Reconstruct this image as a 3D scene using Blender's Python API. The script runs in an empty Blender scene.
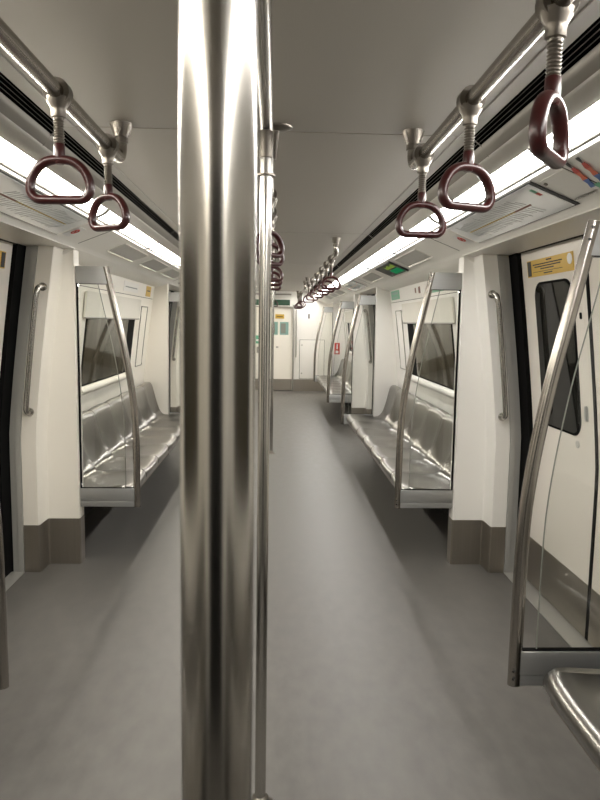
import bpy, bmesh, math, random
from mathutils import Vector, Matrix

sc = bpy.context.scene
COL = sc.collection
random.seed(4)

# ------------------------------------------------------------------ camera
PITCH, YAW, ROLL = 0.1132246, 0.0378566, 0.0151848
CAMX, CAMZ, FPX = 0.0298, 1.45, 679.5
cd = bpy.data.cameras.new('camera')
cam = bpy.data.objects.new('camera', cd)
COL.objects.link(cam)
fw = Vector((math.sin(YAW) * math.cos(PITCH), math.cos(YAW) * math.cos(PITCH), -math.sin(PITCH)))
rt = Vector((math.cos(YAW), -math.sin(YAW), 0))
up = rt.cross(fw)
rt2 = math.cos(ROLL) * rt + math.sin(ROLL) * up
up2 = math.cos(ROLL) * up - math.sin(ROLL) * rt
M = Matrix((rt2, up2, -fw)).transposed().to_4x4()
M.translation = Vector((CAMX, 0, CAMZ))
cam.matrix_world = M
cd.sensor_fit = 'VERTICAL'
cd.sensor_height = 36.0
cd.lens = FPX / 800 * 36.0
cd.clip_start = 0.02
cd.dof.use_dof = True
cd.dof.focus_distance = 3.6
cd.dof.aperture_fstop = 19
sc.camera = cam

# ------------------------------------------------------------------ world and exposure
w = bpy.data.worlds.new('world')
sc.world = w
w.use_nodes = True
w.node_tree.nodes['Background'].inputs[0].default_value = (0.02, 0.02, 0.022, 1)
w.node_tree.nodes['Background'].inputs[1].default_value = 0.3
vs = sc.view_settings
vs.view_transform = 'Standard'
vs.look = 'None'
vs.gamma = 1
vs.use_curve_mapping = False
vs.exposure = 1.68
LAMP = 15.0            # strength of the fluorescent diffusers
LAMP_RIM = 1.3
sc.cycles.use_denoising = True
sc.cycles.max_bounces = 12
sc.cycles.diffuse_bounces = 7
sc.cycles.glossy_bounces = 6
sc.cycles.transparent_max_bounces = 24
sc.cycles.sample_clamp_indirect = 4.0
sc.cycles.caustics_reflective = False
sc.cycles.caustics_refractive = False


# ------------------------------------------------------------------ materials
def mat(name, col, rough=0.5, metal=0.0, spec=0.5, coat=0.0, noise=None, bump=None, aniso=None):
    m = bpy.data.materials.new(name)
    m.use_nodes = True
    nt = m.node_tree
    b = nt.nodes['Principled BSDF']
    b.inputs['Base Color'].default_value = (*col, 1)
    b.inputs['Roughness'].default_value = rough
    b.inputs['Metallic'].default_value = metal
    b.inputs['Specular IOR Level'].default_value = spec
    b.inputs['Coat Weight'].default_value = coat
    b.inputs['Coat Roughness'].default_value = 0.08
    if noise or bump:
        tc = nt.nodes.new('ShaderNodeTexCoord')
        mp = nt.nodes.new('ShaderNodeMapping')
        nt.links.new(tc.outputs['Object'], mp.inputs[0])
        ns = nt.nodes.new('ShaderNodeTexNoise')
        sca, detail = (noise or bump)[0], 6
        mp.inputs['Scale'].default_value = sca
        ns.inputs['Scale'].default_value = 1.0
        ns.inputs['Detail'].default_value = detail
        nt.links.new(mp.outputs[0], ns.inputs['Vector'])
        if noise:
            cr = nt.nodes.new('ShaderNodeMix')
            cr.data_type = 'RGBA'
            a = noise[1]
            cr.inputs[6].default_value = (*[c * (1 - a) for c in col], 1)
            cr.inputs[7].default_value = (*[min(1, c * (1 + a)) for c in col], 1)
            nt.links.new(ns.outputs['Fac'], cr.inputs[0])
            nt.links.new(cr.outputs[2], b.inputs['Base Color'])
            if len(noise) > 2:
                mr = nt.nodes.new('ShaderNodeMapRange')
                mr.inputs['To Min'].default_value = rough * (1 - noise[2])
                mr.inputs['To Max'].default_value = rough * (1 + noise[2])
                nt.links.new(ns.outputs['Fac'], mr.inputs['Value'])
                nt.links.new(mr.outputs[0], b.inputs['Roughness'])
        if bump:
            bp = nt.nodes.new('ShaderNodeBump')
            bp.inputs['Strength'].default_value = bump[1]
            bp.inputs['Distance'].default_value = 0.002
            nt.links.new(ns.outputs['Fac'], bp.inputs['Height'])
            nt.links.new(bp.outputs[0], b.inputs['Normal'])
    return m


def emit(name, col, strength):
    m = bpy.data.materials.new(name)
    m.use_nodes = True
    nt = m.node_tree
    nt.nodes.clear()
    e = nt.nodes.new('ShaderNodeEmission')
    e.inputs[0].default_value = (*col, 1)
    e.inputs[1].default_value = strength
    o = nt.nodes.new('ShaderNodeOutputMaterial')
    nt.links.new(e.outputs[0], o.inputs[0])
    return m


def clear_glass(name, tint, refl=1.0):
    m = bpy.data.materials.new(name)
    m.use_nodes = True
    nt = m.node_tree
    nt.nodes.clear()
    t = nt.nodes.new('ShaderNodeBsdfTransparent')
    t.inputs[0].default_value = (*tint, 1)
    g = nt.nodes.new('ShaderNodeBsdfGlossy')
    g.inputs['Roughness'].default_value = 0.02
    f = nt.nodes.new('ShaderNodeFresnel')
    f.inputs[0].default_value = 1.45
    mu = nt.nodes.new('ShaderNodeMath')
    mu.operation = 'MULTIPLY'
    mu.inputs[1].default_value = refl
    mx = nt.nodes.new('ShaderNodeMixShader')
    o = nt.nodes.new('ShaderNodeOutputMaterial')
    nt.links.new(f.outputs[0], mu.inputs[0])
    nt.links.new(mu.outputs[0], mx.inputs[0])
    nt.links.new(t.outputs[0], mx.inputs[1])
    nt.links.new(g.outputs[0], mx.inputs[2])
    nt.links.new(mx.outputs[0], o.inputs[0])
    return m


K = {}
K['floor'] = mat('grey vinyl floor', (0.112, 0.107, 0.099), 0.42, spec=0.35, noise=((16, 8, 16), 0.34, 0.25))
K['ceil'] = mat('ceiling panel paint', (0.30, 0.278, 0.236), 0.45, noise=((0.8, 0.8, 0.8), 0.04))
K['groove'] = mat('panel joint shadow gap', (0.05, 0.045, 0.04), 0.8)
K['cream'] = mat('cream fibreglass', (0.85, 0.815, 0.735), 0.32, noise=((1.5, 1.5, 1.5), 0.02))
K['creamR'] = mat('pale grey cream fibreglass', (0.82, 0.805, 0.765), 0.32, noise=((1.5, 1.5, 1.5), 0.02))
K['cove'] = mat('cove panel paint', (0.78, 0.765, 0.715), 0.34)
K['door'] = mat('door leaf paint', (0.74, 0.70, 0.64), 0.3)
K['blind'] = mat('window blind fabric', (0.70, 0.68, 0.61), 0.6)
K['steel'] = mat('satin stainless steel', (0.46, 0.445, 0.415), 0.24, 1.0)
K['rail'] = mat('brushed handrail steel', (0.36, 0.335, 0.305), 0.25, 1.0)
K['pole'] = mat('polished pole steel', (0.42, 0.40, 0.368), 0.2, 1.0)
K['cast'] = mat('cast clamp metal', (0.20, 0.182, 0.158), 0.36, 1.0)
K['seat'] = mat('pressed steel seat', (0.27, 0.26, 0.243), 0.28, 1.0)
K['alu'] = mat('brushed aluminium', (0.50, 0.51, 0.51), 0.36, 0.85, noise=((3, 80, 200), 0.06, 0.15))
K['kick'] = mat('brushed kick plate steel', (0.30, 0.272, 0.235), 0.38, 0.85, noise=((90, 90, 2), 0.10, 0.2))
K['maroon'] = mat('maroon plastic', (0.032, 0.004, 0.004), 0.33)
K['black'] = mat('black rubber', (0.004, 0.004, 0.004), 0.9, spec=0.1)
K['slot'] = mat('black diffuser slot', (0.003, 0.003, 0.003), 1.0, spec=0.0)
K['greyal'] = mat('grey aluminium trim', (0.34, 0.325, 0.29), 0.45, 0.4)
K['slatal'] = mat('thin grey slat', (0.10, 0.095, 0.085), 0.8)
K['glint'] = mat('shiny edge for highlight line', (0.85, 0.84, 0.81), 0.14, 1.0)  # shiny metal put in to give lower edges a highlight line
K['frame'] = mat('grey painted door frame', (0.42, 0.415, 0.39), 0.4, 0.2)
K['sill'] = mat('threshold aluminium', (0.46, 0.45, 0.42), 0.4, 0.5)
K['pane'] = mat('dark night window glass', (0.008, 0.008, 0.007), 0.03, spec=0.12)
K['wpane'] = mat('tinted window glass', (0.040, 0.033, 0.018), 0.04, spec=0.9)
K['glass'] = clear_glass('clear partition glass', (0.96, 0.968, 0.957))
K['edge'] = mat('ground glass edge', (0.22, 0.23, 0.20), 0.3)
K['mapw'] = mat('map poster laminate', (0.86, 0.885, 0.89), 0.12, coat=0.6)
K['vent'] = mat('grey perforated vent', (0.52, 0.515, 0.49), 0.5, 0.1, noise=((300, 300, 300), 0.15))
K['dark'] = mat('underseat shade colour', (0.03, 0.029, 0.027), 0.6)
K['shell'] = mat('added unseen black', (0.006, 0.006, 0.006), 1.0, spec=0.0)
K['yellow'] = mat('yellow sticker', (0.62, 0.40, 0.05), 0.4)
K['ink'] = mat('black ink', (0.02, 0.02, 0.02), 0.5)
K['inkgrey'] = mat('grey ink', (0.22, 0.24, 0.23), 0.5)
K['brown'] = mat('brown ink', (0.22, 0.10, 0.07), 0.5)
K['gold'] = mat('yellow ink', (0.50, 0.40, 0.08), 0.5)
K['red'] = mat('red sticker', (0.55, 0.05, 0.03), 0.4)
K['orange'] = mat('orange print', (0.70, 0.13, 0.05), 0.4)
K['blue'] = mat('blue print', (0.05, 0.14, 0.42), 0.4)
K['white'] = mat('white print', (0.8, 0.8, 0.78), 0.4)
K['green'] = mat('green sign plastic', (0.008, 0.055, 0.024), 0.35)
K['greenS'] = mat('pale green sticker', (0.14, 0.42, 0.26), 0.4)
K['teal'] = mat('teal window poster', (0.22, 0.38, 0.33), 0.4)
K['led'] = mat('display glass', (0.035, 0.035, 0.033), 0.5, spec=0.2)
K['ledG'] = emit('green display glow', (0.02, 0.22, 0.08), 0.22)
K['ledY'] = emit('yellow display glow', (0.22, 0.32, 0.05), 0.22)
K['lampR'] = emit('fluorescent diffuser', (1.0, 0.965, 0.92), LAMP)
K['lampL'] = emit('warm fluorescent diffuser', (1.0, 0.94, 0.83), LAMP)
K['rimR'] = emit('diffuser edge', (1.0, 0.965, 0.92), LAMP_RIM)
K['rimL'] = emit('warm diffuser edge', (1.0, 0.94, 0.83), LAMP_RIM)


# ------------------------------------------------------------------ mesh helpers
def off_of(parent):
    v = Vector((0, 0, 0))
    while parent is not None:
        v += parent.location
        parent = parent.parent
    return v


class MB:
    def __init__(self):
        self.bm = bmesh.new()

    def face(self, vs_):
        try:
            return self.bm.faces.new(vs_)
        except ValueError:
            return None

    def box(self, x0, x1, y0, y1, z0, z1, bev=0.0):
        b = self.bm
        x0, x1 = sorted((x0, x1)); y0, y1 = sorted((y0, y1)); z0, z1 = sorted((z0, z1))
        v = [b.verts.new(p) for p in ((x0, y0, z0), (x1, y0, z0), (x1, y1, z0), (x0, y1, z0),
                                      (x0, y0, z1), (x1, y0, z1), (x1, y1, z1), (x0, y1, z1))]
        fs = [self.face([v[i] for i in q]) for q in ((0, 3, 2, 1), (4, 5, 6, 7), (0, 1, 5, 4), (1, 2, 6, 5), (2, 3, 7, 6), (3, 0, 4, 7))]
        if bev:
            es = list({e for f in fs for e in f.edges})
            bmesh.ops.bevel(b, geom=es, offset=bev, segments=2, affect='EDGES', profile=0.6)
        return self

    def rings(self, rings, closed=True, caps=True, loop=False):
        b = self.bm
        R = [[b.verts.new(p) for p in r] for r in rings]
        n = len(R[0])
        m = len(R)
        for i in range(m if loop else m - 1):
            A, B = R[i], R[(i + 1) % m]
            for j in range(n if closed else n - 1):
                k = (j + 1) % n
                self.face([A[j], A[k], B[k], B[j]])
        if caps and closed and not loop:
            self.face(list(reversed(R[0])))
            self.face(R[-1])
        return self

    def tube(self, pts, r, seg=14, loop=False, sx=1.0, sy=1.0, upv=(0, 0, 1)):
        pts = [Vector(p) for p in pts]
        n = len(pts)
        rings = []
        for i, p in enumerate(pts):
            if loop:
                t = (pts[(i + 1) % n] - pts[i - 1]).normalized()
            else:
                t = (pts[min(i + 1, n - 1)] - pts[max(i - 1, 0)]).normalized()
            u = Vector(upv)
            if abs(t.dot(u)) > 0.97:
                u = Vector((0, 1, 0))
            a = t.cross(u).normalized()
            c = a.cross(t).normalized()
            rr = r[i] if isinstance(r, (list, tuple)) else r
            rings.append([p + a * (math.cos(2 * math.pi * k / seg) * rr * sx) + c * (math.sin(2 * math.pi * k / seg) * rr * sy) for k in range(seg)])
        self.rings(rings, loop=loop)
        return self

    def lathe(self, prof, cx, cy, seg=20):
        self.rings([[(cx + r * math.cos(2 * math.pi * k / seg), cy + r * math.sin(2 * math.pi * k / seg), z) for k in range(seg)] for r, z in prof])
        return self

    def sheet(self, rows, thick):
        """closed slab: rows of front points, thick = offset vector or function(point)"""
        b = self.bm
        F = [[b.verts.new(p) for p in r] for r in rows]
        t = Vector(thick)
        B = [[b.verts.new(Vector(p) + t) for p in r] for r in rows]
        m, n = len(F), len(F[0])
        for i in range(m - 1):
            for j in range(n - 1):
                self.face([F[i][j], F[i][j + 1], F[i + 1][j + 1], F[i + 1][j]])
                self.face([B[i][j], B[i + 1][j], B[i + 1][j + 1], B[i][j + 1]])
        for j in range(n - 1):
            self.face([F[0][j], B[0][j], B[0][j + 1], F[0][j + 1]])
            self.face([F[-1][j], F[-1][j + 1], B[-1][j + 1], B[-1][j]])
        for i in range(m - 1):
            self.face([F[i][0], F[i + 1][0], B[i + 1][0], B[i][0]])
            self.face([F[i][-1], B[i][-1], B[i + 1][-1], F[i + 1][-1]])
        return self

    def build(self, name, m, parent=None, smooth=True, sharp=35, solid=None):
        bm = self.bm
        bmesh.ops.remove_doubles(bm, verts=bm.verts, dist=1e-6)
        bmesh.ops.recalc_face_normals(bm, faces=bm.faces)
        o_ = off_of(parent)
        if o_.length:
            bmesh.ops.translate(bm, verts=bm.verts, vec=-o_)
        if smooth:
            for f in bm.faces:
                f.smooth = True
            for e in bm.edges:
                if len(e.link_faces) == 2 and e.calc_face_angle(0) > math.radians(sharp):
                    e.smooth = False
        me = bpy.data.meshes.new(name)
        bm.to_mesh(me)
        bm.free()
        me.materials.append(K[m] if isinstance(m, str) else m)
        o = bpy.data.objects.new(name, me)
        COL.objects.link(o)
        if parent is not None:
            o.parent = parent
        if solid:
            md = o.modifiers.new('thickness', 'SOLIDIFY')
            md.thickness = solid
            md.offset = -1
        return o


def struct(o):
    o['kind'] = 'structure'
    return o


def thing(name, label, cat, loc, group=None):
    o = bpy.data.objects.new(name, None)
    o.empty_display_size = 0.1
    COL.objects.link(o)
    o.location = loc
    o['label'] = label
    o['category'] = cat
    if group:
        o['group'] = group
    return o


def tag(o, label, cat, group=None):
    o['label'] = label
    o['category'] = cat
    if group:
        o['group'] = group
    return o


def dup(root, loc, rz, label):
    def rec(o, parent):
        c = o.copy()
        COL.objects.link(c)
        c.parent = parent
        for ch in list(o.children):
            rec(ch, c)
        return c
    kids = list(root.children)
    r = root.copy()
    COL.objects.link(r)
    for ch in kids:
        rec(ch, r)
    r.location = loc
    r.rotation_euler = (0, 0, rz)
    r['label'] = label
    return r


PI = math.pi


def lean(z):
    if z < 0.78:
        return 0.0
    return -0.125 * ((z - 0.78) / 1.05) ** 1.2


def zs(z0, z1, n=10):
    return [z0 + (z1 - z0) * i / n for i in range(n + 1)]


def rpanel(s, X, y0, y1, z0, z1, r=0.0, off=0.0, th=0.006, n=8):
    """rounded slab lying on a body side wall whose surface is X + lean(z); off towards the aisle"""
    rows = []
    zz = set()
    if r > 0:
        for k in range(7):
            a = PI / 2 * k / 6
            zz.add(round(z0 + r - r * math.cos(a), 5))
            zz.add(round(z1 - r + r * math.cos(a), 5))
    for z in zs(z0 + r, z1 - r, n):
        zz.add(round(z, 5))
    for z in sorted(zz):
        d = 0
        if r > 0:
            if z < z0 + r:
                d = r - math.sqrt(max(0, r * r - (z0 + r - z) ** 2))
            elif z > z1 - r:
                d = r - math.sqrt(max(0, r * r - (z - z1 + r) ** 2))
        d = min(d, r * 0.98)
        a, b = y0 + d, y1 - d
        rows.append([(s * (X + lean(z) - off), a + (b - a) * k / 2, z) for k in range(3)])
    return MB().sheet(rows, (s * th, 0, 0))


# cove strip: local frame
C0, C1 = Vector((0.90, 1.945)), Vector((1.08, 1.874))
CE = (C1 - C0).normalized()
CN = Vector((CE.y, -CE.x))      # points down and inward


def cove(s, a, n, y):
    p = C0 + CE * a + CN * n
    return Vector((s * p.x, y, p.y))


def cpanel(s, a0, a1, y0, y1, n0, n1):
    rows = [[cove(s, a0, n1, y0), cove(s, a1, n1, y0)], [cove(s, a0, n1, y1), cove(s, a1, n1, y1)]]
    d = cove(s, 0, n0, 0) - cove(s, 0, n1, 0)
    return MB().sheet(rows, d)


# ------------------------------------------------------------------ layout along the car
Y_BACK, Y_END = -1.56, 14.45
BENCHES = [(-1.46, 1.97), (3.99, 7.40), (9.44, 12.85)]
DOORS = [2.95, 8.40]
PX = 1.115
SIDE = {1: 'right', -1: 'left'}

# ------------------------------------------------------------------ structure: floor, ceiling
struct(MB().box(-1.62, 1.62, Y_BACK, Y_END + 0.2, -0.05, 0).build('floor', 'floor'))

m = MB()
m.box(-0.71, 0.71, Y_BACK, Y_END, 2.106, 2.13)
struct(m.build('trim_1', 'groove'))
m = MB()
seams = [Y_BACK, -0.20, 2.42, 5.04, 7.66, 10.28, 12.90, Y_END]
for a, b in zip(seams[:-1], seams[1:]):
    m.box(-0.655, 0.655, a + 0.004, b - 0.004, 2.10, 2.107)
struct(m.build('ceiling', 'ceil'))

# cove profile pieces extruded along the car
n_trim = 2
for s in (1, -1):
    # diffuser backing, grey lip, cream strip, map strip, rounded lower edge
    def strip(name, prof, mt, y0=Y_BACK, y1=Y_END, th=0.012):
        rows = [[(s * x, y, z) for x, z in prof] for y in (y0, y1)]
        return MB().sheet(rows, (0, 0, th)).build(name, mt)
    struct(strip('trim_%d' % n_trim, [(0.764, 2.036), (0.770, 2.026), (0.782, 2.012), (0.800, 1.990)], 'cove')); n_trim += 1
    struct(strip('trim_%d' % n_trim, [(0.800, 1.9895), (0.835, 1.985), (0.865, 1.954)], 'cove', th=0.03)); n_trim += 1
    low = [(0.893, 1.949), (0.90, 1.945), (1.08, 1.874), (1.096, 1.862), (1.108, 1.848)]
    struct(strip('trim_%d' % n_trim, low, 'cove', th=0.02)); n_trim += 1

    # underside of the bulkhead: flat over doors, curving down to the wall over the benches
    for (a, b) in [(1.98, 3.96), (7.43, 9.41), (12.90, Y_END)]:
        rows = [[(s * x, y, 1.846 - 0.006 * (x - 1.1)) for x in (1.106, 1.2, 1.3, 1.40, 1.62)] for y in (a, b)]
        struct(MB().sheet(rows, (0, 0, 0.02)).build('trim_%d' % n_trim, 'cove')); n_trim += 1
        if a < 12:
            m = MB().box(s * 1.345, s * 1.352, a + 0.1, b - 0.1, 1.839, 1.8455)
            struct(m.build('trim_%d' % n_trim, 'groove')); n_trim += 1
    for (a, b) in [(-1.5, 1.98), (3.96, 7.43), (9.41, 12.90)]:
        rows = [[(s * x, y, z) for x, z in ((1.106, 1.85), (1.13, 1.832), (1.17, 1.815), (1.22, 1.805), (1.40, 1.80))] for y in (a, b)]
        struct(MB().sheet(rows, (0, 0, 0.02)).build('trim_%d' % n_trim, 'cove')); n_trim += 1

    # side wall behind benches
    m = MB()
    for (a, b) in BENCHES:
        rows = [[(s * (1.372 + lean(z)), y, z) for y in (a - 0.02, (a + b) / 2, b + 0.02)] for z in zs(0.0, 1.85, 14)]
        m.sheet(rows, (s * 0.02, 0, 0))
    struct(m.build('wall_' + SIDE[s], 'cream' if s < 0 else 'creamR'))
    # unseen black shell added to make the car light-tight
    struct(MB().box(s * 1.60, s * 1.64, Y_BACK, Y_END, -0.05, 2.2).build('wall_%s_shell' % SIDE[s], 'shell'))
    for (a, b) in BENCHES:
        struct(rpanel(s, 1.368, a + 0.09, b - 0.09, 0.0, 0.40, 0, 0.002, 0.006).build('baseboard_' + SIDE[s], 'dark'))  # underseat shade put into the baseboard colour
    # lower end wall returns beside the end wall (beyond the last benches)
    rows = [[(s * (1.30 + lean(z)), y, z) for y in (12.95, Y_END)] for z in zs(0.0, 1.85, 10)]
    struct(MB().sheet(rows, (s * 0.02, 0, 0)).build('wall_%s_end' % SIDE[s], 'cream'))


# pillars either side of every door
def pillar(s, yf, d):
    """yf: partition plane; d=+1 when the door lies towards the viewer (pillar starts at yf), -1 otherwise"""
    global n_trim
    F = lambda y: yf + d * (y - 3.99)

    def sect(z, o=0.0):
        L = lean(z)
        pts = [(PX - o, 4.06), (PX - o, 3.978), (PX + 0.006 - o, 3.970 - o), (1.292 + L, 3.970 - o), (1.301 + L - o, 3.960 - o),
               (1.305 + L - o, 3.840), (1.312 + L - o, 3.830 - o), (1.394 + L, 3.830 - o), (1.394 + L, 3.90), (1.42, 3.95), (1.42, 4.06)]
        return [(s * x, F(y), z) for x, y in pts]
    up_ = MB().rings([sect(z) for z in zs(0.277, 1.855, 16)]).build('trim_%d' % n_trim, 'cream' if s < 0 else 'creamR', sharp=50)
    struct(up_); n_trim += 1
    MB().rings([sect(z, 0.0015) for z in (0.0, 0.14, 0.277)]).build('kick_plate', 'kick', up_, sharp=30)

    # door frame post and black rubber gap
    def fr(z, x0, x1, y0, y1):
        L = lean(z)
        return [(s * (x0 + L), F(y0), z), (s * (x1 + L), F(y0), z), (s * (x1 + L), F(y1), z), (s * (x0 + L), F(y1), z)]
    a = MB().rings([fr(z, 1.396, 1.424, 3.822, 3.90) for z in zs(0, 1.85, 16)]).build('door_frame', 'frame', up_, sharp=30)
    a = MB().rings([fr(z, 1.426, 1.458, 3.828, 3.90) for z in zs(0, 1.85, 16)]).build('door_frame', 'frame', up_, sharp=30)
    a = MB().rings([fr(z, 1.466, 1.51, 3.72, 3.90) for z in zs(0, 1.85, 16)]).build('rubber_jamb', 'black', up_, sharp=30)
    return up_


for s in (1, -1):
    for (a, b) in BENCHES:
        if a > 0:
            pillar(s, a, 1)
        if b < 12:
            pillar(s, b, -1)
    # last pillar beyond the third benches: faces the bench, no door behind it
    for (yy, d) in ((12.87, 1), (-1.50, -1)):
        m = MB()
        for z0, z1, mt in ((0.0, 1.855, 'creamR' if s > 0 else 'cream'),):
            m.box(s * PX, s * 1.42, yy, yy + 0.08 * d, z0, z1, 0.004)
        struct(m.build('trim_%d' % n_trim, mt)); n_trim += 1


# doors
n_door = 1
for s in (1, -1):
    for yc in DOORS:
        struct(MB().box(s * 1.392, s * 1.56, yc - 0.87, yc + 0.87, 0.0, 0.006, 0.002).build('trim_%d' % n_trim, 'sill')); n_trim += 1
        for d in (1, -1):
            ya, yb = sorted((yc + 0.012 * d, yc + 0.765 * d))
            leaf = struct(rpanel(s, 1.487, ya, yb, 0.012, 1.86, 0, 0, 0.03, 16).build('door_%d' % n_door, 'door')); n_door += 1
            y0, y1 = sorted((yc, yc + 0.013 * d))
            rpanel(s, 1.487, y0, y1, 0.012, 1.86, 0, 0.004, 0.02, 16).build('rubber_seal', 'black', leaf)
            wa, wb = sorted((yc + 0.16 * d, yc + 0.60 * d))
            rpanel(s, 1.487, wa - 0.012, wb + 0.012, 0.93, 1.675, 0.085, 0.003, 0.006, 10).build('window_gasket', 'black', leaf)
            rpanel(s, 1.487, wa, wb, 0.942, 1.663, 0.075, 0.006, 0.006, 10).build('window_pane', 'pane', leaf)
            rpanel(s, 1.487, ya + 0.004, yb - 0.004, 0.012, 0.265, 0, 0.003, 0.005, 2).build('kick_plate', 'kick', leaf)
            la, lb = sorted((yc + 0.06 * d, yc + 0.11 * d))
            if d > 0: pl = rpanel(s, 1.487, la, lb, 1.44, 1.55, 0.01, 0.002, 0.004, 2).build('lock_plate', 'door', leaf)
            if d > 0: rpanel(s, 1.487, (la + lb) / 2 - 0.009, (la + lb) / 2 + 0.009, 1.485, 1.515, 0.006, 0.006, 0.006, 2).build('keyhole', 'black', pl)
            ym = yc + 0.085 * d
            rpanel(s, 1.487, ym - 0.012, ym + 0.012, 1.02, 1.09, 0.01, 0.008, 0.01, 2).build('finger_pull', 'alu', leaf)
            rpanel(s, 1.487, ym + 0.11 * d - 0.018, ym + 0.11 * d + 0.018, 0.875, 0.911, 0.017, 0.004, 0.006, 2).build('round_cap', 'vent', leaf)
            if d > 0:
                st = rpanel(s, 1.487, yc + 0.12, yc + 0.68, 1.705, 1.79, 0.0, 0.004, 0.003, 2).build('notice_sticker', 'yellow', leaf)
                st['label'] = 'yellow notice sticker with black text lines'
                rpanel(s, 1.487, yc + 0.625, yc + 0.67, 1.71, 1.785, 0.0, 0.006, 0.003, 2).build('pictogram', 'ink', st)
                rpanel(s, 1.487, yc + 0.13, yc + 0.18, 1.735, 1.785, 0.024, 0.006, 0.003, 2).build('emblem', 'white', st)
                m = MB()
                for (u0, u1, zc, h) in ((0.36, 0.42, 1.779, 0.006), (0.24, 0.60, 1.764, 0.005), (0.26, 0.58, 1.752, 0.005),
                                        (0.34, 0.50, 1.740, 0.005), (0.24, 0.60, 1.727, 0.002), (0.36, 0.46, 1.717, 0.005)):
                    y = u0
                    while y < u1 - 0.004:
                        wd = min(random.uniform(0.012, 0.035), u1 - y)
                        X = 1.487 + lean(zc) - 0.0065
                        m.box(s * X, s * (X + 0.003), yc + y, yc + y + wd, zc - h / 2, zc + h / 2)
                        y += wd + 0.006
                o = m.build('printed_text', 'ink', st)
                o['kind'] = 'stuff'

# windows behind the benches
n_win = 1
for s in (1, -1):
    for bi, (a, b) in enumerate(BENCHES):
        c = (a + b) / 2
        fr_ = struct(rpanel(s, 1.372, c - 0.84, c + 0.82, 0.965, 1.64, 0.02, 0.004, 0.008, 10).build('window_%d' % n_win, 'black'))
        n_win += 1
        rpanel(s, 1.372, c - 0.82, c + 0.52, 0.985, 1.635, 0.02, 0.008, 0.006, 10).build('window_pane', 'wpane', fr_)
        pts = []
        for (yy, zz) in ((c - 0.87, 0.94), (c, 0.94), (c + 0.85, 0.94)):
            pts.append((s * (1.372 + lean(zz) - 0.004), yy, zz))
        MB().tube(pts, 0.032, 12, sx=1.0, sy=1.0).build('window_ledge', 'cream' if s < 0 else 'creamR', fr_)

# end wall with the cab door
m = MB()
m.box(0.43, 1.42, Y_END, Y_END + 0.05, 0.25, 2.13)
m.box(-1.42, -0.43, Y_END, Y_END + 0.05, 0.25, 2.13)
m.box(-0.43, 0.43, Y_END, Y_END + 0.05, 1.80, 2.13)
struct(m.build('wall_front', 'creamR'))
m = MB()
m.box(0.43, 1.42, Y_END - 0.006, Y_END + 0.05, 0.0, 0.25)
m.box(-1.42, -0.43, Y_END - 0.006, Y_END + 0.05, 0.0, 0.25)
struct(m.build('baseboard_front', 'kick'))
m = MB()
m.box(0.40, 0.43, Y_END - 0.03, Y_END + 0.10, 0.0, 1.82, 0.004)
m.box(-0.43, -0.40, Y_END - 0.03, Y_END + 0.10, 0.0, 1.82, 0.004)
m.box(-0.43, 0.43, Y_END - 0.03, Y_END + 0.10, 1.785, 1.82, 0.004)
struct(m.build('trim_%d' % n_trim, 'greyal')); n_trim += 1
cab = struct(MB().box(-0.40, 0.40, Y_END + 0.03, Y_END + 0.06, 0.01, 1.785).build('door_%d' % n_door, 'cream'))
n_door += 1
MB().box(-0.39, 0.39, Y_END + 0.022, Y_END + 0.03, 0.012, 0.25).build('kick_plate', 'kick', cab)
MB().box(-0.36, -0.26, Y_END + 0.015, Y_END + 0.03, 0.80, 0.93, 0.004).build('lock_box', 'greyal', cab)
MB().tube([(0.06, Y_END + 0.03, 0.93), (0.06, Y_END - 0.01, 0.93), (0.10, Y_END - 0.01, 0.93)], 0.012, 10).build('door_handle', 'rail', cab)
# unseen rear wall; black box behind its opening added for the pole's dark reflection
m = MB()
m.box(0.72, 1.62, Y_BACK - 0.05, Y_BACK, 0, 2.13)
m.box(-1.62, -0.72, Y_BACK - 0.05, Y_BACK, 0, 2.13)
m.box(-0.72, 0.72, Y_BACK - 0.05, Y_BACK, 1.95, 2.13)
struct(m.build('wall_back', 'creamR'))
m = MB()
m.box(-0.80, 0.80, Y_BACK - 1.6, Y_BACK - 1.55, -0.05, 2.1)
m.box(-0.80, -0.76, Y_BACK - 1.6, Y_BACK - 0.05, -0.05, 2.1)
m.box(0.76, 0.80, Y_BACK - 1.6, Y_BACK - 0.05, -0.05, 2.1)
m.box(-0.80, 0.80, Y_BACK - 1.6, Y_BACK - 0.05, 2.05, 2.1)
m.box(-0.80, 0.80, Y_BACK - 1.6, Y_BACK - 0.05, -0.05, -0.001)
struct(m.build('wall_back_added_dark_box', 'shell'))

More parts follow.
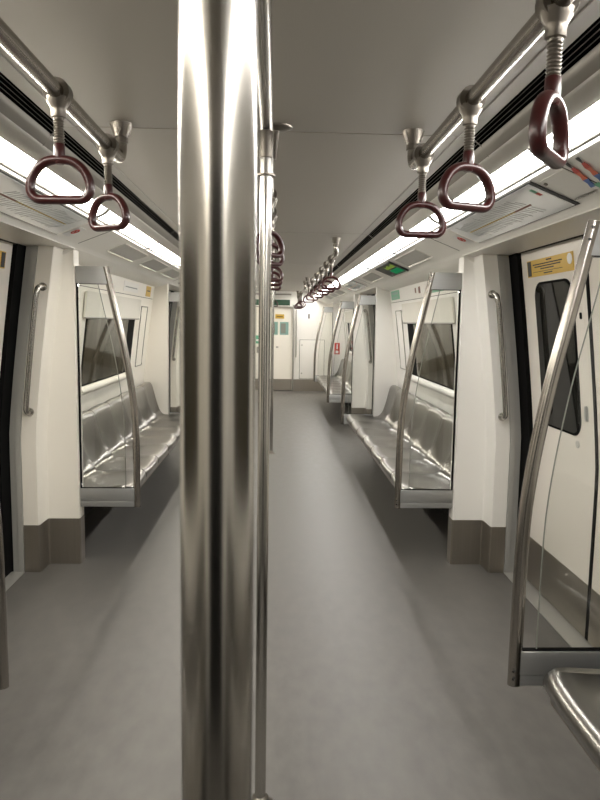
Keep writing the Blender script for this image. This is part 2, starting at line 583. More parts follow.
# ------------------------------------------------------------------ ceiling lights
joints = [Y_BACK + 0.02, -0.62, 0.74, 2.10, 3.46, 4.86, 6.22, 7.58, 8.94, 10.30, 11.66, 13.02, 14.38]
spot = {0: 'over the seats behind the viewer', 1: 'beside the nearest corner of the car', 2: 'above the nearest glass partition',
        3: 'above the route map', 4: 'just beyond the route map', 5: 'over the near half of the middle bench',
        6: 'over the far half of the middle bench', 7: 'at the pillar past the middle bench', 8: 'over the far doors',
        9: 'over the near end of the last bench', 10: 'over the far end of the last bench', 11: 'next to the end wall'}
for s in (1, -1):
    for i, (a, b) in enumerate(zip(joints[:-1], joints[1:])):
        root = thing('ceiling_light', '%s fluorescent strip %s' % (SIDE[s], spot[i]), 'ceiling light',
                     (s * 0.835, (a + b) / 2, 1.97), 'strip lights on the %s side' % SIDE[s])
        k = 'R' if s > 0 else 'L'
        rows = []
        for y in (a + 0.012, b - 0.012):
            rows.append([(s * x, y, z) for x, z in ((0.802, 1.985), (0.815, 1.973), (0.835, 1.962), (0.856, 1.9545))])
        MB().sheet(rows, (0, 0, 0.004)).build('diffuser', 'lamp' + k, root)
        rows = [[(s * 0.873, y, 1.951), (s * 0.889, y, 1.946)] for y in (a + 0.012, b - 0.012)]
        MB().sheet(rows, (0, 0, 0.004)).build('diffuser_edge', 'rim' + k, root)
        rows = [[(s * 0.857, y, 1.9535), (s * 0.860, y, 1.947), (s * 0.868, y, 1.944), (s * 0.872, y, 1.948)] for y in (a, b)]
        MB().sheet(rows, (0, 0, 0.003)).build('divider', 'greyal', root)
        rows = [[(s * x, y, z) for x, z in ((0.797, 1.986), (0.815, 1.9695), (0.835, 1.9585), (0.857, 1.9495), (0.868, 1.941), (0.892, 1.9425))] for y in (b - 0.028, b + 0.028)]
        MB().sheet(rows, (0, 0, 0.003)).build('joint_strip', 'frame', root)

# ------------------------------------------------------------------ air diffuser slots
for s in (1, -1):
    root = thing('air_diffuser', 'long black slotted air diffuser running along the %s edge of the ceiling' % SIDE[s], 'air vent', (s * 0.73, 6.0, 2.07))
    P0, P1 = Vector((0.703, 2.100)), Vector((0.738, 2.068))
    rows = [[(s * 0.700, y, 2.104), (s * 0.706, y, 2.112), (s * 0.738, y, 2.082), (s * 0.739, y, 2.068)] for y in (Y_BACK, Y_END)]
    MB().sheet(rows, (0, 0, 0.01)).build('slot_back', 'slot', root)
    for k in range(3):
        t = (0.9, 1.8, 2.7)[k] / 3.6
        p = P0 + (P1 - P0) * t
        MB().box(s * (p.x - 0.0008), s * (p.x + 0.0008), Y_BACK, Y_END, p.y + 0.002, p.y + 0.004).build('slat', 'slatal', root)
    rows = [[(s * x, y, z) for x, z in ((0.655, 2.104), (0.656, 2.096), (0.700, 2.094), (0.703, 2.100))] for y in (Y_BACK, Y_END)]
    MB().sheet(rows, (0, 0, 0.002)).build('edge_trim', 'greyal', root)
    rows = [[(s * x, y, z) for x, z in ((0.738, 2.069), (0.748, 2.052), (0.766, 2.034))] for y in (Y_BACK, Y_END)]
    MB().sheet(rows, (0, 0, 0.004)).build('lower_strip', 'greyal', root)
    for yy in seams[1:-1]:
        MB().tube([(s * 0.656, yy, 2.097), (s * 0.702, yy, 2.095), (s * 0.739, yy, 2.068), (s * 0.766, yy, 2.034)], 0.0022, 6).build('joint_cover', 'greyal', root)

# ------------------------------------------------------------------ things on the cove
for s in (1, -1):
    for yc, far in ((2.97, 'above the near doors'), (8.42, 'above the far doors')):
        root = thing('route_map', 'framed white line map with dense station names %s, %s side' % (far, SIDE[s]), 'map', (s * 0.99, yc, 1.90), 'route maps above the doors')
        y0, y1 = yc - 0.60, yc + 0.56
        cpanel(s, 0.0, 0.190, y0, y1, 0.001, 0.004).build('frame', 'ink', root)
        po = cpanel(s, 0.005, 0.185, y0 + (0.028 if s > 0 else 0.008), y1 - 0.008, 0.003, 0.006).build('poster', 'mapw', root)
        cpanel(s, 0.092, 0.098, yc - 0.22, yc + 0.42, 0.006, 0.007).build('route_line', 'gold', po)
        cpanel(s, 0.091, 0.099, yc - 0.38, yc - 0.21, 0.006, 0.0075).build('route_line', 'brown', po)
        m = MB()
        for k in range(20):
            yy = yc - 0.20 + k * 0.031
            m.box(0, 0, 0, 0, 0, 0) if False else None
            p = [cove(s, 0.091, 0.008, yy), cove(s, 0.099, 0.008, yy), cove(s, 0.099, 0.008, yy + 0.006), cove(s, 0.091, 0.008, yy + 0.006)]
            m.sheet([[p[0], p[1]], [p[3], p[2]]], cove(s, 0, 0.0065, 0) - cove(s, 0, 0.008, 0))
        o = m.build('station_marks', 'brown', po); o['kind'] = 'stuff'
        m = MB()
        for k in range(24):
            yy = yc - 0.36 + k * 0.034
            for up_ in (1, -1):
                ln = random.uniform(0.035, 0.062)
                a0 = 0.095 + up_ * 0.010
                a1 = a0 + up_ * ln
                sk = 0.03 + random.uniform(0, 0.01)
                p = [cove(s, a0, 0.0072, yy), cove(s, a1, 0.0072, yy + up_ * -sk), cove(s, a1, 0.0072, yy + 0.003 - up_ * sk), cove(s, a0, 0.0072, yy + 0.003)]
                m.sheet([[p[0], p[1]], [p[3], p[2]]], cove(s, 0, 0.0062, 0) - cove(s, 0, 0.0072, 0))
        o = m.build('station_names', 'inkgrey', po); o['kind'] = 'stuff'
        cpanel(s, 0.03, 0.055, yc - 0.54, yc - 0.515, 0.006, 0.007).build('logo', 'greenS', po)
        cpanel(s, 0.055, 0.075, yc - 0.54, yc - 0.515, 0.006, 0.007).build('logo', 'red', po)
        # little warning sign beside the map
        root = thing('warning_sticker', 'red-ringed sticker beyond the map %s, %s side' % (far, SIDE[s]), 'sticker', (s * 1.0, yc + 0.66, 1.9))
        cpanel(s, 0.07, 0.17, yc + 0.60, yc + 0.70, 0.001, 0.003).build('backing', 'white', root)
        pts = [cove(s, 0.115 + 0.022 * math.cos(t), 0.004, yc + 0.65 + 0.022 * math.sin(t)) for t in [2 * PI * i / 20 for i in range(20)]]
        MB().tube(pts, 0.003, 6, loop=True).build('red_ring', 'red', root)
        MB().tube([cove(s, 0.10, 0.004, yc + 0.635), cove(s, 0.13, 0.004, yc + 0.665)], 0.002, 6).build('slash', 'red', root)

    # seams of the cove
    for yy in (2.14, 3.93, 7.47, 9.36):
        o = cpanel(s, -0.004, 0.1935, yy - 0.002, yy + 0.002, -0.001, 0.0015).build('trim_%d' % n_trim, 'groove'); struct(o); n_trim += 1

    # vents over the benches
    slots = [(4.45, 5.20), (5.46, 6.22), (6.46, 7.20), (9.85, 10.6), (10.85, 11.6), (11.85, 12.6)]
    names = ['nearest the map over the middle bench', 'halfway along the middle bench', 'at the far end of the middle bench',
             'at the near end of the last bench', 'halfway along the last bench', 'at the far end of the last bench']
    for (a, b), nm in zip(slots, names):
        if s > 0 and a == 5.46:
            root = thing('information_display', 'dark tilted display with glowing green and yellow text hanging over the right bench', 'display', (0.98, 5.75, 1.90))
            ho = cpanel(s, 0.015, 0.180, 5.37, 6.10, 0.002, 0.012).build('housing', 'led', root)
            cpanel(s, 0.010, 0.185, 5.36, 5.385, 0.002, 0.016).build('bezel', 'ink', root)
            cpanel(s, 0.100, 0.165, 5.42, 5.80, 0.012, 0.0128).build('green_picture', 'ledG', ho)
            m = MB()
            for k in range(7):
                yy = 5.42 + k * 0.055
                a0 = 0.035 + 0.01 * (k % 3)
                p = [cove(s, a0, 0.0130, yy), cove(s, 0.085, 0.0130, yy), cove(s, 0.085, 0.0130, yy + 0.04), cove(s, a0, 0.0130, yy + 0.04)]
                m.sheet([[p[0], p[1]], [p[3], p[2]]], cove(s, 0, 0.0121, 0) - cove(s, 0, 0.0130, 0))
            o = m.build('glowing_text', 'ledY', ho); o['kind'] = 'stuff'
            continue
        root = thing('ceiling_vent', 'flush grey rectangular vent in the %s cove, %s' % (SIDE[s], nm), 'vent', (s * 0.98, (a + b) / 2, 1.91), 'grey vents above the benches')
        cpanel(s, 0.035, 0.150, a, b, 0.0005, 0.002).build('grille', 'vent', root)
        pts = [cove(s, u, 0.001, y) for u, y in ((0.031, a - 0.004), (0.154, a - 0.004), (0.154, b + 0.004), (0.031, b + 0.004))]
        bars = [(pts[0], pts[1]), (pts[1], pts[2]), (pts[2], pts[3]), (pts[3], pts[0])]
        for q, (p, r_) in enumerate(bars):
            MB().tube([p, r_], 0.008 if q == 1 else 0.0045, 8).build('frame_edge', 'glint' if q == 1 else 'cove', root)  # lower edge made mirror-bright to stand for its highlight

# access panel and printed picture on the right cove before the map
root = thing('access_panel', 'flush cream access panel with round lock beside the right route map', 'panel', (1.0, 2.25, 1.9))
cpanel(1, 0.02, 0.155, 2.145, 2.345, 0.0005, 0.003).build('cover', 'cove', root)
cpanel(1, 0.158, 0.164, 2.20, 2.345, 0.001, 0.006).build('lower_lip', 'glint', root)
p = cove(1, 0.04, 0.0, 2.325)
MB().tube([p, p + Vector((-0.003, 0, -0.007))], 0.007, 12).build('lock', 'cast', root)
for k, (yy, lab) in enumerate(((2.075, 'left'), (2.005, 'right'))):
    root = thing('printed_ribbon', 'orange and blue ribbon shape printed on the cove, the %s of two' % lab, 'sticker', (1.0, yy, 1.92))
    for j, (a0, a1, y0, y1, mt) in enumerate(((0.0, 0.028, 0.004, 0.016, 'ink'), (0.028, 0.055, -0.004, 0.020, 'red'), (0.055, 0.092, -0.006, 0.020, 'orange'), (0.092, 0.135, -0.008, 0.022, 'blue'))):
        rows = []
        n = 6
        for i in range(n + 1):
            a_ = a0 + (a1 - a0) * i / n + 0.004
            wob = 0.003 * math.sin(a_ * 150)
            sh = a_ * 0.62
            rows.append([cove(1, a_, 0.0048, yy + y0 + sh - wob), cove(1, a_, 0.0048, yy + y1 + sh + wob)])
        MB().sheet(rows, cove(1, 0, 0.0036, 0) - cove(1, 0, 0.0048, 0)).build(('tip', 'knot', 'band', 'tail')[j], mt, root)
root = thing('printed_leaf', 'small green leaf shape printed on the cove beside the ribbons', 'sticker', (1.06, 2.14, 1.88))
cpanel(1, 0.130, 0.165, 2.12, 2.155, 0.0035, 0.005).build('leaf', 'greenS', root)
cpanel(1, 0.165, 0.176, 2.13, 2.145, 0.0035, 0.005).build('stem', 'ink', root)

# ------------------------------------------------------------------ blinds, side panels, stickers on the bench walls
for s in (1, -1):
    for bi, (a, b) in enumerate(BENCHES):
        if bi == 0:
            continue
        c = (a + b) / 2
        where = ('middle', 'last')[bi - 1]
        root = thing('window_blind', 'cream pull-down blind covering the top of the window over the %s %s bench' % (where, SIDE[s]), 'blind', (s * 1.28, c, 1.55), 'blinds over the bench windows')
        rpanel(s, 1.372, c - 0.95, c + 0.93, 1.465, 1.645, 0.006, 0.020, 0.014, 3).build('fabric', 'blind', root)
        MB().tube([(s * (1.372 + lean(1.463) - 0.016), c - 0.93, 1.463), (s * (1.372 + lean(1.463) - 0.016), c + 0.93, 1.463)], 0.007, 8).build('bottom_bar', 'greyal', root)
        # groove above the blind
        struct(rpanel(s, 1.372, a + 0.1, b - 0.1, 1.672, 1.676, 0, 0.001, 0.003, 1).build('trim_%d' % n_trim, 'groove')); n_trim += 1
        for d, nm in ((1, 'far'), (-1, 'near')):
            root = thing('wall_panel', 'narrow framed upright wall panel at the %s end of the %s %s window' % (nm, where, SIDE[s]), 'panel',
                         (s * 1.33, c + 1.22 * d, 1.29), 'narrow framed wall panels')
            y0, y1 = c + 1.22 * d - 0.15, c + 1.22 * d + 0.15
            rpanel(s, 1.372, y0, y1, 0.995, 1.585, 0.004, 0.003, 0.006, 8).build('panel', 'creamR' if s > 0 else 'cream', root)
            loop_ = []
            for (yy, zz) in [(y0, z) for z in zs(0.995, 1.585, 6)] + [(y1, z) for z in zs(1.585, 0.995, 6)]:
                loop_.append((s * (1.372 + lean(zz) - 0.004), yy, zz))
            MB().tube(loop_, 0.006, 6, loop=True).build('frame', 'greyal', root)


def wall_sticker(s, name, y0, y1, z0, z1, mt, label, marks=()):
    root = thing(name, label, 'sticker', (s * 1.3, (y0 + y1) / 2, (z0 + z1) / 2))
    rpanel(s, 1.372, y0, y1, z0, z1, 0.003, 0.003, 0.003, 2).build('backing', mt, root)
    for (n_, u0, u1, v0, v1, mm) in marks:
        rpanel(s, 1.372, y0 + (y1 - y0) * u0, y0 + (y1 - y0) * u1, z0 + (z1 - z0) * v0, z0 + (z1 - z0) * v1, 0, 0.005, 0.003, 1).build(n_, mm, root)


wall_sticker(1, 'safety_sticker', 6.78, 7.24, 1.70, 1.79, 'greenS', 'green safety sticker high on the wall at the far end of the middle right bench',
             (('white_band', 0.1, 0.9, 0.55, 0.8, 'teal'), ('white_line', 0.1, 0.9, 0.15, 0.3, 'teal')))
wall_sticker(1, 'faded_notice', 5.62, 6.2, 1.70, 1.785, 'creamR', 'faded cream notice with brown figures above the right window',
             (('figure', 0.30, 0.42, 0.2, 0.85, 'brown'), ('figure', 0.6, 0.68, 0.3, 0.8, 'brown')))
wall_sticker(1, 'seat_sticker', 5.0, 5.45, 1.70, 1.79, 'greenS', 'small green sticker behind the top of the middle right partition',
             (('white_band', 0.1, 0.9, 0.5, 0.7, 'teal'),))
wall_sticker(-1, 'warning_label', 6.9, 7.14, 1.69, 1.79, 'yellow', 'small yellow label high on the wall at the far end of the middle left bench',
             (('text_line', 0.2, 0.8, 0.5, 0.6, 'ink'),))
wall_sticker(-1, 'faded_notice', 5.9, 6.5, 1.70, 1.785, 'creamR', 'faded pale notice above the middle left window', (('text_line', 0.1, 0.9, 0.4, 0.5, 'inkgrey'),))

# ------------------------------------------------------------------ benches
NSEAT, PIT = 7, 0.478
C_ = [(0.860, 0.388), (0.828, 0.392), (0.815, 0.405), (0.813, 0.425), (0.823, 0.443), (0.845, 0.4515), (0.888, 0.449), (0.95, 0.440), (1.04, 0.430), (1.12, 0.425),
      (1.175, 0.426), (1.205, 0.434), (1.225, 0.452), (1.237, 0.480), (1.247, 0.54), (1.262, 0.62), (1.278, 0.70), (1.290, 0.755),
      (1.300, 0.782), (1.316, 0.796), (1.335, 0.796), (1.345, 0.785)]
E_ = [(0, 0), (0.010, 0), (0.013, 0), (0.014, 0), (0.014, 0.002), (0.010, 0.006), (0.0, 0.012), (0, 0.017), (0, 0.021), (-0.008, 0.026),
      (-0.022, 0.034), (-0.034, 0.045), (-0.040, 0.052), (-0.036, 0.045), (-0.026, 0.02), (-0.018, 0), (-0.012, 0), (-0.009, -0.004),
      (-0.006, -0.008), (-0.003, -0.010), (0, -0.010), (0, -0.010)]


def bench(x_unused=0):
    root = thing('metal_bench', '', 'bench', (0, 0, 0))
    proto = None
    for k in range(NSEAT):
        yo = (k - (NSEAT - 1) / 2) * PIT
        if proto is None:
            rows = []
            NV = 18
            for j in range(NV + 1):
                v = j / NV
                e = abs(2 * v - 1) ** 3.2
                y = (v - 0.5) * PIT
                rows.append([(cx_ + e * ex, y, cz_ + e * ez) for (cx_, cz_), (ex, ez) in zip(C_, E_)])
            m = MB()
            m.rings(rows, closed=False, caps=False)
            proto = m.build('seat', 'seat', None, sharp=75)
            for p_ in proto.data.polygons:
                p_.use_smooth = True
            o = proto
        else:
            o = proto.copy()
            COL.objects.link(o)
        o.parent = root
        o.location = (0, yo, 0)
        if k == 0:
            # make normals face up / outward, then give the sheet a thickness
            md = o.modifiers.new('thickness', 'SOLIDIFY')
            md.thickness = 0.004
            md.offset = 0
    L = NSEAT * PIT / 2
    MB().box(0.845, 0.875, -L + 0.005, L - 0.005, 0.352, 0.412, 0.004).build('front_beam', 'kick', root)
    MB().box(1.20, 1.23, -L + 0.005, L - 0.005, 0.352, 0.412, 0.004).build('rear_beam', 'kick', root)
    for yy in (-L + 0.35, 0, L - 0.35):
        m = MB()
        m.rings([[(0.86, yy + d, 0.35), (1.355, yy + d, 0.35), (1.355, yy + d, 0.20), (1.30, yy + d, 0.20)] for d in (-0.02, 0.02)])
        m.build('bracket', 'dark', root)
    # rounded closing shells at both ends
    for e in (1, -1):
        ring = [(x + ex * 1.0, e * L, z + ez * 1.0) for (x, z), (ex, ez) in zip(C_, E_)]
        seatp = ring[2:13]
        top = [(x, y, z) for x, y, z in seatp]
        rows = [top, [(x + 0.0, y + e * 0.010, z - 0.006) for x, y, z in top], [(x, y + e * 0.014, z - 0.028) for x, y, z in top]]
        MB().rings(rows, closed=False, caps=False).build('end_lip', 'seat', root)
    return root


def place(root, s, yc, label):
    root.location = (0, yc, 0)
    root.rotation_euler = (0, 0, 0 if s > 0 else PI)
    root['label'] = label


bench0 = bench()
bench0['group'] = 'steel benches along the car'
blab = {(1, 1): 'seven-seat pressed steel bench in the middle of the car on the right', (1, -1): 'seven-seat pressed steel bench in the middle of the car on the left',
        (2, 1): 'far steel bench near the end wall on the right', (2, -1): 'far steel bench near the end wall on the left',
        (0, 1): 'nearest steel bench, rounded corner seen at the bottom right', (0, -1): 'nearest steel bench on the left, beyond the picture edge'}
first = True
for bi, (a, b) in enumerate(BENCHES):
    for s in (1, -1):
        yc = (a + b) / 2
        if bi == 0:
            yc -= 0.075
        if first:
            place(bench0, s, yc, blab[(bi, s)])
            first = False
        else:
            dup(bench0, (0, yc, 0), 0 if s > 0 else PI, blab[(bi, s)])

# ------------------------------------------------------------------ glass partitions
OFFS = [(0.33, 0), (0.60, 0.0), (0.85, 0.003), (0.96, 0.012), (1.10, 0.030), (1.17, 0.042), (1.32, 0.068), (1.43, 0.095), (1.58, 0.127), (1.752, 0.165)]


def boff(z):
    for (z0, o0), (z1, o1) in zip(OFFS[:-1], OFFS[1:]):
        if z <= z1:
            t = (z - z0) / (z1 - z0)
            return o0 + (o1 - o0) * t
    return OFFS[-1][1]


def sboff(z):
    return (boff(max(0.33, z - 0.06)) + boff(z) + boff(min(1.752, z + 0.06))) / 3 if z < 1.69 else boff(z)


def partition():
    root = thing('glass_partition', '', 'partition', (0, 0, 0), 'glass partitions at the bench ends')
    BX = 0.782
    bar = MB().tube([(BX + sboff(z), 0, z) for z in zs(0.345, 1.752, 30)], 0.0205, 14, upv=(0, 1, 0), sx=1.0, sy=0.85).build('grab_bar', 'rail', root, sharp=50)
    for zz in (0.372, 0.397, 1.70, 1.735):
        x = BX + sboff(zz)
        MB().tube([(x - 0.004, -0.012, zz), (x - 0.012, -0.021, zz)], 0.004, 8).build('screw', 'ink', bar)
    m = MB()
    m.rings([[(BX + sboff(1.655) + 0.008, d, 1.655), (1.112, d, 1.655), (1.112, d, 1.752), (BX + sboff(1.752) + 0.008, d, 1.752)] for d in (-0.016, 0.016)])
    m.build('header_panel', 'alu', root, sharp=20)
    MB().box(BX + sboff(1.655) + 0.02, 1.112, -0.014, 0.014, 1.6515, 1.6548).build('lower_strip', 'ink', root)  # dark line painted in for the shadow under the header
    m = MB().box(BX + 0.012, 1.112, -0.016, 0.016, 0.383, 0.457, 0.002)
    m.build('end_panel', 'alu', root)
    MB().box(BX + 0.012, 1.112, -0.013, 0.013, 0.347, 0.381, 0.002).build('lower_end_panel', 'alu', root)
    rows = [[(BX + sboff(z) + 0.066, -0.004, z), (1.102, -0.004, z)] for z in zs(0.46, 1.655, 20)]
    MB().sheet(rows, (0, 0.008, 0)).build('glass_pane', 'glass', root)
    MB().tube([(BX + sboff(z) + 0.0645, 0, z) for z in zs(0.46, 1.655, 20)], 0.0022, 6).build('glass_edge', 'edge', root)
    MB().box(1.104, 1.112, -0.008, 0.008, 0.457, 1.655).build('rubber_seal', 'black', root)
    MB().box(BX + 0.02, 1.102, -0.008, 0.008, 0.457, 0.461).build('bottom_seal', 'black', root)
    for zz in (0.56, 0.95, 1.35):
        x = BX + sboff(zz)
        MB().tube([(x + 0.01, 0, zz), (x + 0.075, 0, zz)], 0.006, 8).build('clamp', 'rail', root) if False else None
    return root


part0 = partition()
ends = []
plab = {}
for bi, (a, b) in enumerate(BENCHES):
    for s in (1, -1):
        if bi == 0:
            ends.append((s, b, 'nearest glass partition on the %s, its curved steel bar at the edge of the picture' % SIDE[s]))
        else:
            nm = ('middle', 'last')[bi - 1]
            ends.append((s, a, 'glass partition with curved steel bar at the near end of the %s %s bench' % (nm, SIDE[s])))
            ends.append((s, b, 'glass partition with curved steel bar at the far end of the %s %s bench' % (nm, SIDE[s])))
for i, (s, y, lab) in enumerate(ends):
    if i == 0:
        place(part0, s, y, lab)
    else:
        dup(part0, (0, y, 0), 0 if s > 0 else PI, lab)

# ------------------------------------------------------------------ vertical grab handles beside the doors
for s in (1, -1):
    for (y0, d, lab) in ((3.83, -1, 'on the pillar just before the middle bench'), (9.28, -1, 'on the pillar just before the last bench')):
        root = thing('door_grab_rail', 'upright curved steel grab handle %s, %s side' % (lab, SIDE[s]), 'grab handle', (s * 1.33, y0, 1.28), 'door grab handles')
        pts = []
        yb = y0 - 0.062
        X = lambda z: s * (1.352 + lean(z) * 0.95)
        pts.append((X(1.625) - s * 0.012, y0, 1.625))
        pts.append((X(1.625) - s * 0.010, y0 - 0.030, 1.625))
        for k in range(1, 6):
            t = PI / 2 * k / 5
            pts.append((X(1.625) - s * 0.010 * (1 - math.sin(t)), yb + 0.032 * (1 - math.sin(t)), 1.593 + 0.032 * math.cos(t)))
        for z in zs(1.56, 0.98, 12):
            pts.append((X(z), yb, z))
        for k in range(1, 6):
            t = PI / 2 * k / 5
            pts.append((X(0.95) - s * 0.010 * math.sin(t) * 0, yb + 0.032 * (1 - math.cos(t)), 0.962 - 0.032 * math.sin(t)))
        pts.append((X(0.95), y0, 0.93))
        MB().tube(pts, 0.0145, 12, upv=(1, 0, 0)).build('bar', 'steel', root, sharp=60)
        for p in (pts[0], pts[-1]):
            MB().tube([(p[0], y0 - 0.008, p[2]), (p[0], y0 + 0.002, p[2])], 0.023, 14).build('mount', 'steel', root)

# ------------------------------------------------------------------ overhead rails
RZ = 1.982
RX = 0.49


def rail(x, ya, yb, label, end_a=False, end_b=True, midf=()):
    root = thing('overhead_rail', label, 'handrail', (x, (ya + yb) / 2, RZ), 'overhead handrails')
    pts = []
    if end_a:
        pts += [(x, ya, 2.055)] + [(x, ya + 0.045 * (1 - math.cos(t)), RZ + 0.045 * (1 - math.sin(t))) for t in [PI / 2 * k / 6 for k in range(7)]]
    else:
        pts.append((x, ya, RZ))
    if end_b:
        pts += [(x, yb - 0.045 * (1 - math.sin(t)), RZ + 0.045 * (1 - math.cos(t))) for t in [PI / 2 * k / 6 for k in range(7)]] + [(x, yb, 2.055)]
    else:
        pts.append((x, yb, RZ))
    MB().tube(pts, 0.0185, 18, upv=(1, 0, 0)).build('tube', 'rail', root, sharp=50)
    for f, yy in ((end_a, ya), (end_b, yb)):
        if f:
            MB().lathe([(0.021, 2.035), (0.0235, 2.036), (0.0235, 2.052), (0.020, 2.056), (0.024, 2.066), (0.035, 2.092), (0.037, 2.0995)], x, yy, 16).build('ceiling_bracket', 'cast', root)
            for k in range(6):
                t = 2 * PI * (k + .5) / 6
                MB().tube([(x + 0.0245 * math.cos(t), yy + 0.0245 * math.sin(t), 2.062), (x + 0.036 * math.cos(t), yy + 0.036 * math.sin(t), 2.097)], 0.0035, 6).build('rib', 'cast', root)
    return root


rail(RX, -1.55, 2.37, 'steel handrail under the ceiling on the right, nearest the viewer')
rail(-RX, -1.55, 2.37, 'steel handrail under the ceiling on the left, nearest the viewer')
rail(RX, 5.30, 9.90, 'steel handrail over the middle of the car on the right', True)
rail(-RX, 5.30, 9.90, 'steel handrail over the middle of the car on the left', True)
rail(RX, 10.8, 14.1, 'steel handrail on the right by the end wall', True)
rail(-RX, 10.8, 14.1, 'steel handrail on the left by the end wall', True)
r0 = rail(0.0, 0.372, 3.70, 'steel handrail along the centre of the ceiling above the poles')
MB().tube([(0.028, 2.36, 2.096), (0.016, 2.36, 1.99)], 0.010, 10).build('hanger', 'cast', r0)
MB().lathe([(0.022, 2.085), (0.045, 2.094), (0.047, 2.0995)], 0.034, 2.36, 16).build('ceiling_plate', 'cast', r0)
rail(0.0, 4.3, 7.9, 'steel handrail along the centre of the ceiling further down the car', True)
rail(0.0, 11.0, 14.1, 'steel handrail along the centre of the ceiling at the end wall', True)

# ------------------------------------------------------------------ poles


def pole(y, label, thick=0.019, mt='pole', ztop=2.1, collar=True, px=0.0):
    root = thing('grab_pole', label, 'pole', (px, y, 0), 'central steel poles')
    MB().lathe([(thick, 0.0), (thick, ztop)], px, y, 48).build('tube', mt, root, sharp=50)
    MB().lathe([(0.046, 0.0), (0.040, 0.006), (0.028, 0.012), (0.024, 0.028), (thick + 0.0005, 0.033)], px, y, 28).build('floor_flange', 'cast', root)
    (MB().lathe([(thick, 1.955), (0.026, 1.958), (0.026, 2.006), (thick, 2.01)], px, y, 24) if ztop > 2 else
     MB().lathe([(thick, 1.890), (0.0185, 1.892), (0.0185, 1.962), (thick, 1.963)], px, y, 24)).build('rail_coupling', 'cast', root)
    if collar:
        MB().lathe([(thick, 1.842), (0.0265, 1.8435), (0.0265, 1.8475), (thick, 1.849)], px, y, 24).build('collar', 'cast', root)
    return root


pole(0.345, 'thick-looking polished steel pole closest to the viewer, left of centre', px=0.0009)
pole(1.905, 'slim steel pole standing just behind the closest pole', 0.0165, 'steel', 1.963)
pole(7.45, 'steel pole seen far down the middle of the car', 0.0165, 'steel', 1.963)

# ------------------------------------------------------------------ hanging straps


def strap():
    root = thing('hanging_strap', '', 'hanging strap', (0, 0, 0), 'maroon hanging straps')
    # clamp: collar round the rail and a tapering neck
    cl = MB()
    cl.rings([[(0.031 * math.cos(t), y, 0.031 * math.sin(t)) for t in [2 * PI * k / 20 for k in range(20)]] for y in (-0.017, -0.013, 0.013, 0.017)])
    cc = cl.build('clamp_collar', 'cast', root)
    MB().lathe([(0.029, -0.012), (0.026, -0.024), (0.0195, -0.034), (0.0175, -0.043), (0.0175, -0.056), (0.0145, -0.058)], 0, 0, 18).build('clamp_neck', 'cast', root)
    prof = [(0.0125, -0.056)]
    for k in range(10):
        z = -0.059 - k * 0.0062
        prof += [(0.0132, z), (0.0108, z - 0.0024), (0.0108, z - 0.0032)]
    prof += [(0.0125, -0.124)]
    MB().lathe(prof, 0, 0, 16).build('spring', 'cast', root, sharp=80)
    MB().lathe([(0.0110, -0.116), (0.0130, -0.119), (0.0135, -0.145), (0.0125, -0.160), (0.010, -0.164)], 0, 0, 16).build('socket', 'maroon', root)
    key = [(0.0, -0.153), (0.030, -0.157), (0.053, -0.172), (0.068, -0.195), (0.073, -0.216), (0.070, -0.233), (0.056, -0.2455), (0.030, -0.247), (0, -0.247),
           (-0.030, -0.247), (-0.056, -0.2455), (-0.070, -0.233), (-0.073, -0.216), (-0.068, -0.195), (-0.053, -0.172), (-0.030, -0.157)]
    n = len(key)
    pts = []
    for i in range(n):
        p0, p1, p2, p3 = key[i - 1], key[i], key[(i + 1) % n], key[(i + 2) % n]
        for t in (0, 0.25, 0.5, 0.75):
            q = []
            for c in (0, 1):
                q.append(0.5 * ((2 * p1[c]) + (-p0[c] + p2[c]) * t + (2 * p0[c] - 5 * p1[c] + 4 * p2[c] - p3[c]) * t * t + (-p0[c] + 3 * p1[c] - 3 * p2[c] + p3[c]) * t ** 3))
            pts.append((q[0], 0, q[1]))
    MB().tube(pts, 0.0108, 14, loop=True, sx=1.0, sy=1.3, upv=(0, 1, 0)).build('ring', 'maroon', root, sharp=80)
    return root


def twist(root, ang):
    """turn the lower, swivelling parts of one strap about its axis"""
    for ch in root.children:
        if ch.name.startswith(('ring', 'socket', 'spring')):
            ch.rotation_euler = (0, 0, ang)


s0 = strap()
ORD = ['first', 'second', 'third', 'fourth', 'fifth', 'sixth']
S = []
ordn = ['nearest', 'second', 'third']
for i, (y, a) in enumerate(((1.175, 0.93), (1.675, 0.42), (2.20, 0.12))):
    S.append((RX, y, a, ['maroon strap nearest the viewer on the right rail, turned almost edge-on', 'wide-facing maroon strap on the right rail, between the edge-on one and the rail end',
                         'maroon strap right beside the ceiling bracket at the end of the near right rail'][i]))
for i, (y, a) in enumerate(((1.70, -0.08), (2.18, -0.58))):
    S.append((-RX, y, a, ['maroon strap facing the viewer in the upper left corner of the picture', 'maroon strap turned sideways beside the bracket at the end of the near left rail'][i]))
for i, y in enumerate((5.72, 6.25, 6.9, 7.7, 8.6, 9.5)):
    S.append((RX, y, random.uniform(-0.5, 0.5), 'maroon strap hanging from the middle right rail, %s from its near bracket' % ORD[i]))
    S.append((-RX, y, random.uniform(-0.5, 0.5), 'maroon strap hanging from the middle left rail, %s from its near bracket' % ORD[i]))
for i, y in enumerate((2.95, 3.4)):
    S.append((0.0, y, (0.75, 0.6)[i], ['maroon strap partly behind the slim pole, highest of its cluster', 'maroon strap partly behind the slim pole, just under the highest one'][i]))
for i, y in enumerate((4.75, 5.3, 6.0)):
    S.append((0.0, y, random.uniform(-0.3, 0.3), 'maroon strap on the second centre rail behind the slim pole, %s from its bracket' % ORD[i]))
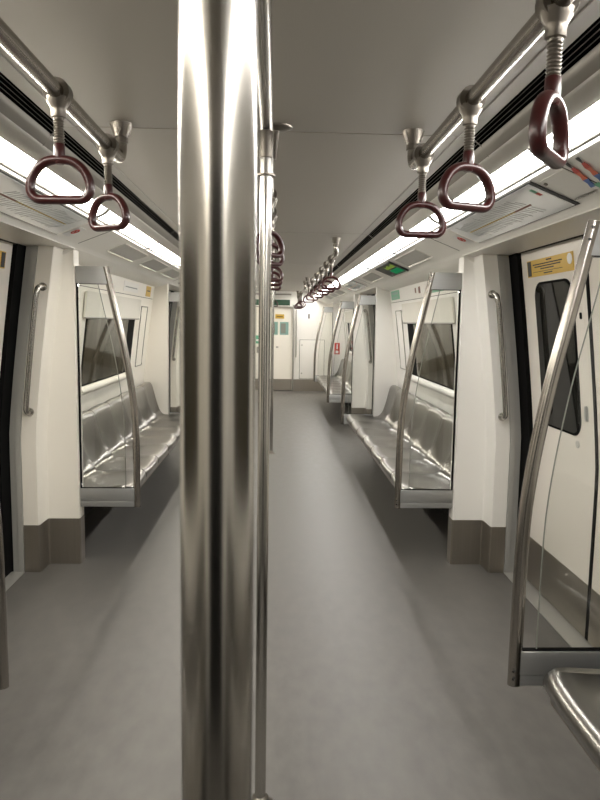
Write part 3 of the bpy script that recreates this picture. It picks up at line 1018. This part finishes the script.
for i, y in enumerate((12.2, 12.8, 13.4, 13.9)):
    S.append((RX, y, random.uniform(-0.5, 0.5), 'tiny far maroon strap on the last right rail, %s counting towards the end wall' % ORD[i]))
    S.append((-RX, y, random.uniform(-0.5, 0.5), 'tiny far maroon strap on the last left rail, %s counting towards the end wall' % ORD[i]))
S.append((0.0, 12.2, 0.2, 'tiny far maroon strap on the last centre rail in front of the green sign'))
for i, (x, y, a, lab) in enumerate(S):
    if i == 0:
        s0.location = (x, y, RZ)
        s0['label'] = lab
        r = s0
    else:
        r = dup(s0, (x, y, RZ), 0, lab)
    twist(r, a)

# ------------------------------------------------------------------ things at the end wall
Y = Y_END
root = thing('exit_sign', 'dark green illuminated-style sign in a pale frame above the cab door', 'sign', (0, Y, 1.87))
hs = MB().box(-0.42, 0.40, Y - 0.035, Y, 1.785, 1.985, 0.004).build('housing', 'cove', root)
MB().box(-0.40, 0.335, Y - 0.040, Y - 0.034, 1.805, 1.925, 0.002).build('sign_face', 'green', hs)
MB().box(-0.43, 0.41, Y - 0.045, Y, 1.765, 1.785).build('lower_edge', 'greyal', root)
MB().box(-0.43, 0.36, Y - 0.040, Y, 2.02, 2.05).build('upper_edge', 'greyal', root)
for x0, x1, z0, z1, nm, lab, mt in ((0.13, 0.31, 1.19, 1.46, 'window_poster', 'teal printed notice on the cab door, right-hand one', 'teal'),
                                    (-0.04, 0.085, 1.19, 1.46, 'window_poster', 'teal printed notice on the cab door, partly behind the pole', 'teal')):
    root = thing(nm, lab, 'poster', ((x0 + x1) / 2, Y, (z0 + z1) / 2))
    MB().box(x0, x1, Y + 0.018, Y + 0.03, z0, z1).build('sheet', mt, root)
    MB().box(x0 + 0.02, x1 - 0.06, Y + 0.014, Y + 0.018, z0 + 0.03, z1 - 0.03).build('printed_block', 'edge', root)
root = thing('door_label', 'yellow rectangular label on the cab door under the green sign', 'sticker', (0.13, Y, 1.58))
MB().box(0.03, 0.215, Y + 0.018, Y + 0.03, 1.53, 1.62).build('backing', 'yellow', root)
MB().box(0.06, 0.19, Y + 0.014, Y + 0.018, 1.565, 1.58).build('text_line', 'ink', root)
root = thing('green_label', 'small green label on the cab door left of the slim pole', 'sticker', (-0.36, Y, 1.08))
MB().box(-0.385, -0.31, Y + 0.018, Y + 0.03, 1.00, 1.17).build('backing', 'greenS', root)
MB().box(-0.375, -0.32, Y + 0.014, Y + 0.018, 1.05, 1.09).build('text_line', 'white', root)
for s in (1, -1):
    root = thing('equipment_cabinet', 'cream wall cabinet door low on the end wall, %s of the cab door' % SIDE[s], 'cabinet', (s * 0.82, Y, 0.26))
    cd_ = MB().box(s * 0.56, s * 1.07, Y - 0.010, Y, 0.27, 1.085, 0.003).build('cabinet_door', 'creamR', root)
    for zz in (0.38, 0.98):
        MB().tube([(s * 0.60, Y - 0.016, zz), (s * 0.60, Y - 0.008, zz)], 0.014, 12).build('latch', 'greyal', cd_)
    loop_ = [(s * 0.553, Y - 0.002, 0.262), (s * 1.077, Y - 0.002, 0.262), (s * 1.077, Y - 0.002, 1.092), (s * 0.553, Y - 0.002, 1.092)]
    for p, q in zip(loop_, loop_[1:] + loop_[:1]):
        MB().tube([p, q], 0.004, 6).build('door_gap', 'groove', root)
    root = thing('wall_grab_rail', 'slim upright rail on the end wall just %s of the cab door' % SIDE[s], 'grab handle', (s * 0.47, Y, 1.2))
    MB().tube([(s * 0.475, Y - 0.05, z) for z in (0.72, 1.2, 1.72)], 0.012, 10).build('bar', 'greyal', root)
    for zz in (0.74, 1.70):
        MB().tube([(s * 0.475, Y - 0.05, zz), (s * 0.475, Y, zz)], 0.010, 8).build('bracket', 'greyal', root)
root = thing('coat_hook', 'small dark hook high on the end wall, right of the cab door', 'hook', (0.74, Y, 1.59))
MB().box(0.725, 0.755, Y - 0.008, Y, 1.54, 1.64, 0.003).build('plate', 'ink', root)
MB().tube([(0.74, Y - 0.006, 1.61), (0.74, Y - 0.045, 1.60), (0.74, Y - 0.05, 1.57)], 0.008, 8).build('hook', 'ink', root)
root = thing('extinguisher_sign', 'red fire extinguisher sign with white symbol on the far right pillar', 'sign', (1.2, 12.87, 1.0))
MB().box(1.155, 1.255, 12.860, 12.868, 0.865, 1.08).build('backing', 'red', root)
MB().box(1.193, 1.217, 12.856, 12.860, 0.965, 1.06, 0.002).build('extinguisher_symbol', 'white', root)
MB().box(1.180, 1.230, 12.856, 12.860, 0.885, 0.935, 0.002).build('flame_symbol', 'white', root)
